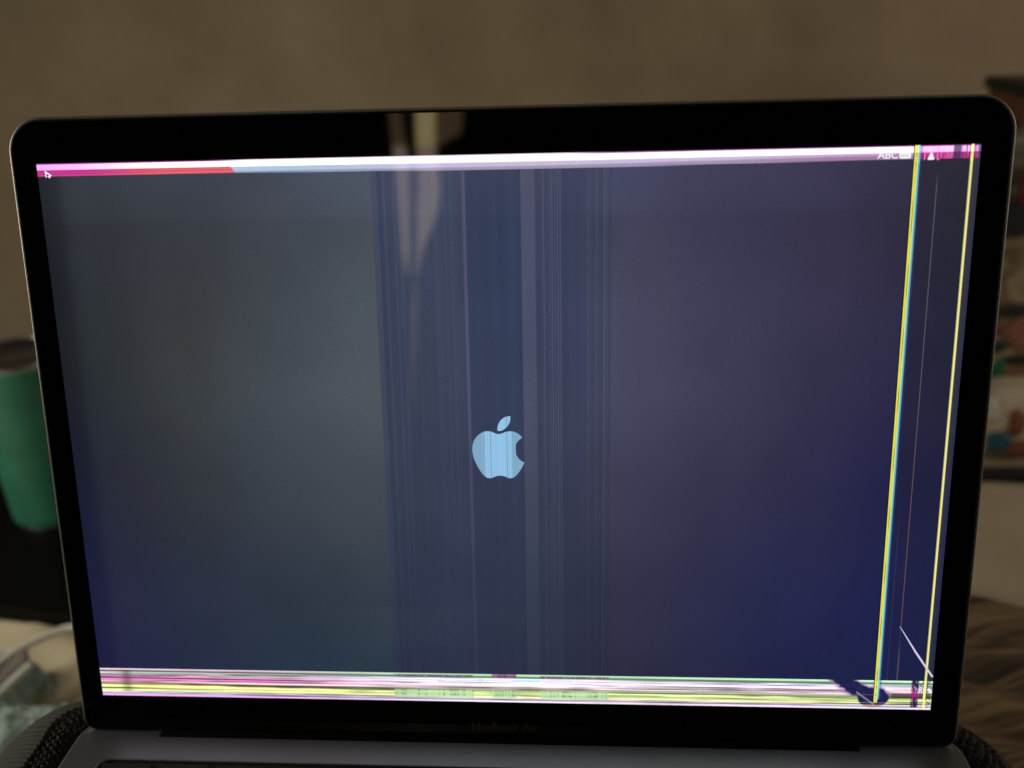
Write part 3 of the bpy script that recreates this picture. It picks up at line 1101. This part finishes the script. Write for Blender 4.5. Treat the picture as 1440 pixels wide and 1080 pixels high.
# mouse pointer
g_w = glow("pointer_light", "f4f4f6")
px, py = uvmm(.0085, .0118)
ptr = [(0, 0), (.1, -2.25), (.7, -1.75), (1.25, -2.35), (1.6, -2.1), (1.15, -1.55), (2.1, -1.45)]
flat("pointer", [(px + x, py + y) for x, y in ptr], .05, g_w, disp)
ptl = [(px + .45, py - 1.95), (px + 1.35, py - 1.35), (px + 1.05, py - 1.25), (px + .5, py - .9)]
flat("pointer_inside", ptl[::-1], .08, glow("pointer_dark", "3a3440"), disp)  # dark inside of the outlined arrow


def text(name, body, x, y, size, m, parent, n=.08, bold=0.0, sx=1.0):
    cu2 = bpy.data.curves.new(name, 'FONT')
    cu2.body = body
    cu2.size = size
    cu2.align_x = 'CENTER'
    cu2.align_y = 'CENTER'
    cu2.offset = bold
    to = bpy.data.objects.new(name, cu2)
    COL.objects.link(to)
    dg = bpy.context.evaluated_depsgraph_get()
    tm = bpy.data.meshes.new_from_object(to.evaluated_get(dg))
    bpy.data.objects.remove(to)
    for v in tm.vertices:
        v.co = Vector(L(x + v.co.x * sx, y + v.co.y, n)) * MM
    tm.name = name
    return link(name, tm, m, parent)


g_t = glow("menu_light", "f6f4f6")
ax, ay = uvmm(.9076, .0150)
text("menu_text", "ABC", ax, ay, 2.9, g_t, disp, bold=.05, sx=1.05)
bx0, by0 = uvmm(.9190, .0106)
bx1, by1 = uvmm(.9308, .0205)
flat("battery_symbol", rrect(bx0, bx1, by1, by0, (.5, .5, .5, .5), 4), .05, g_t, disp)
g_g = glow("battery_tint", "9ab8a0")
for k in range(5):
    xx = bx0 + .45 + k * .5
    flat("battery_tick", [(xx, by1 + .55), (xx + .25, by1 + .55), (xx + .25, by0 - .75), (xx, by0 - .75)], .08, g_g, disp)
# input symbol right of the yellow line: an outline with a filled wedge
g_o = glow("outline_light", "e596c4")
ix0, iy0 = uvmm(.9440, .0110)
ix1, iy1 = uvmm(.9575, .0235)
for nm, (a, b, c_, d) in dict(a=(ix0, ix0 + .22, iy1, iy0 - .3), b=(ix0 + .2, ix1 - .2, iy0 - .22, iy0), c=(ix1 - .22, ix1, iy1, iy0 - .3), d=(ix1, ix1 + .5, iy1, iy1 + .25)).items():
    flat("symbol_outline", [(a, c_), (b, c_), (b, d), (a, d)], .05, g_o, disp)
ixm = (ix0 + ix1) / 2
flat("symbol_wedge", cr([(ixm - .85, iy1 + .1), (ixm + .9, iy1 + .1), (ixm + .85, iy1 + .6), (ixm + .1, iy0 + .1), (ixm - .7, iy1 + .7)], 3), .05, g_t, disp)

# bright hairline crack
c0, c1 = uvmm(.9574, .8357), uvmm(.9996, .9352)
g_cr = glow("crack_light", "d9cfe8")
cm = ((c0[0] + c1[0]) / 2 - .15, (c0[1] + c1[1]) / 2 - .08)
flat("crack", [(c0[0], c0[1]), (cm[0] - .26, cm[1] - .16), (c1[0] - .42, c1[1] + .05), (c1[0] + .12, c1[1] + .4), (cm[0] + .26, cm[1] + .16), (c0[0] + .15, c0[1] + .05)], .05, g_cr, disp)
# faint chips in the bezel beside it
for (dx, dy, l) in ((147.6, -80.8, 1.3), (148.2, -95.5, .9)):
    flat("chip", [(dx, dy), (dx + l * .6, dy + l * .8), (dx + l * .75, dy + l * .7)], .0, mat("chipped_glass", base=(.05, .055, .06), rough=.4), lap)

m_letter = mat("grey_print", base=(.075, .078, .084), rough=.5)
text("lettering", "MacBook Air", -.2, -101.0, 4.3, m_letter, lap, n=.03, bold=0, sx=1.02)

# ---- hinge cover
m_hinge = mat("black_hinge_plastic", base=(.0008, .0008, .0009), rough=.6, spec=.08)
hr = []
for x, s in ((-123.5, .98), (-122.5, 1), (119.6, 1), (120.4, .97)):
    hr.append([(x, .2 + 3.6 * s * math.cos(t), 8.9 + 3.5 * s * math.sin(t)) for t in [2 * math.pi * j / 24 for j in range(24)]])
loft("hinge_cover", hr, m_hinge, lap, True)

# ---- base
BX0, BX1, BY0, BY1 = -152.8, 154.6, -207.0, 6.5
deckz = 11.0


def bring(ins, z, r=10):
    return [(x, y, z) for x, y in rrect(BX0 + ins, BX1 - ins, BY0 + ins, BY1 - ins, (r, r, r, r), 8)]


KX0, KX1, KY0, KY1 = -139.5, 141.3, -121, -13.2
bm = bmesh.new()


def addring(pts):
    return [bm.verts.new(p) for p in pts]


outer = [addring(bring(3.5, 0)), addring(bring(.8, 2)), addring(bring(0, 6)), addring(bring(0, 10.2)), addring(bring(.25, 10.8)), addring(bring(.8, deckz))]
nn_ = len(outer[0])
for a, b in zip(outer[:-1], outer[1:]):
    for j in range(nn_):
        k = (j + 1) % nn_
        bm.faces.new((a[j], a[k], b[k], b[j]))
bm.faces.new(outer[0][::-1])
kr = [(x, y) for x, y in rrect(KX0, KX1, KY0, KY1, (4, 4, 4, 4), 8)]
k0 = addring([(x, y, deckz) for x, y in kr])
k1 = addring([(x, y, deckz - .25) for x, y in rrect(KX0 + .25, KX1 - .25, KY0 + .25, KY1 - .25, (4, 4, 4, 4), 8)])
k2 = addring([(x, y, deckz - 1.3) for x, y in rrect(KX0 + .5, KX1 - .5, KY0 + .5, KY1 - .5, (4, 4, 4, 4), 8)])
for j in range(nn_):
    k = (j + 1) % nn_
    bm.faces.new((outer[-1][j], outer[-1][k], k0[k], k0[j]))
    bm.faces.new((k0[j], k0[k], k1[k], k1[j]))
    bm.faces.new((k1[j], k1[k], k2[k], k2[j]))
bm.faces.new(k2)
bs = bm_obj("base", bm, m_alu, lap)
m_well = mat("black_key_tray", base=(.004, .004, .004), rough=.6)
loft("key_tray", [[(x, y, deckz - 1.25) for x, y in rrect(KX0 + .7, KX1 - .7, KY0 + .7, KY1 - .7, (3.5,) * 4, 6)],
                  [(x, y, deckz - 1.1) for x, y in rrect(KX0 + .7, KX1 - .7, KY0 + .7, KY1 - .7, (3.5,) * 4, 6)]], m_well, bs)
m_key = mat("black_keycap", base=(.008, .008, .008), rough=.55)
cache = {}
rows = [(9.0, [1.0] * 14), (16.6, [1.0] * 13 + [1.5]), (16.6, [1.5] + [1.0] * 13), (16.6, [1.75] + [1.0] * 11 + [1.75]), (16.6, [2.3] + [1.0] * 10 + [2.3]),
        (17.5, [1, 1, 1, 1.25, 5, 1.25, 1, 1, 1, 1])]
ky = KY1 - 1.8
for h, ws in rows:
    tot = sum(ws)
    unit = (KX1 - KX0 - 4.0 - 2.6 * (len(ws) - 1)) / tot
    kx = KX0 + 2.0
    for wk in ws:
        ww = wk * unit
        key = (round(ww, 2), h)
        if key not in cache:
            b = box_bm(-ww / 2, ww / 2, -h / 2, h / 2, 0, 1.2, .35, 1)
            ko = bm_obj("key", b, m_key, bs)
            cache[key] = ko.data
        else:
            ko = link("key", cache[key], None, bs)
        ko.location = Vector((kx + ww / 2, ky - h / 2, deckz - 1.08)) * MM
        kx += ww + 2.6
    ky -= h + 2.0
tp = loft("trackpad", [[(x, y, deckz + dz) for x, y in rrect(-50, 52, -201, -128, (3,) * 4, 6)] for dz in (.004, .12)], m_alu, bs)
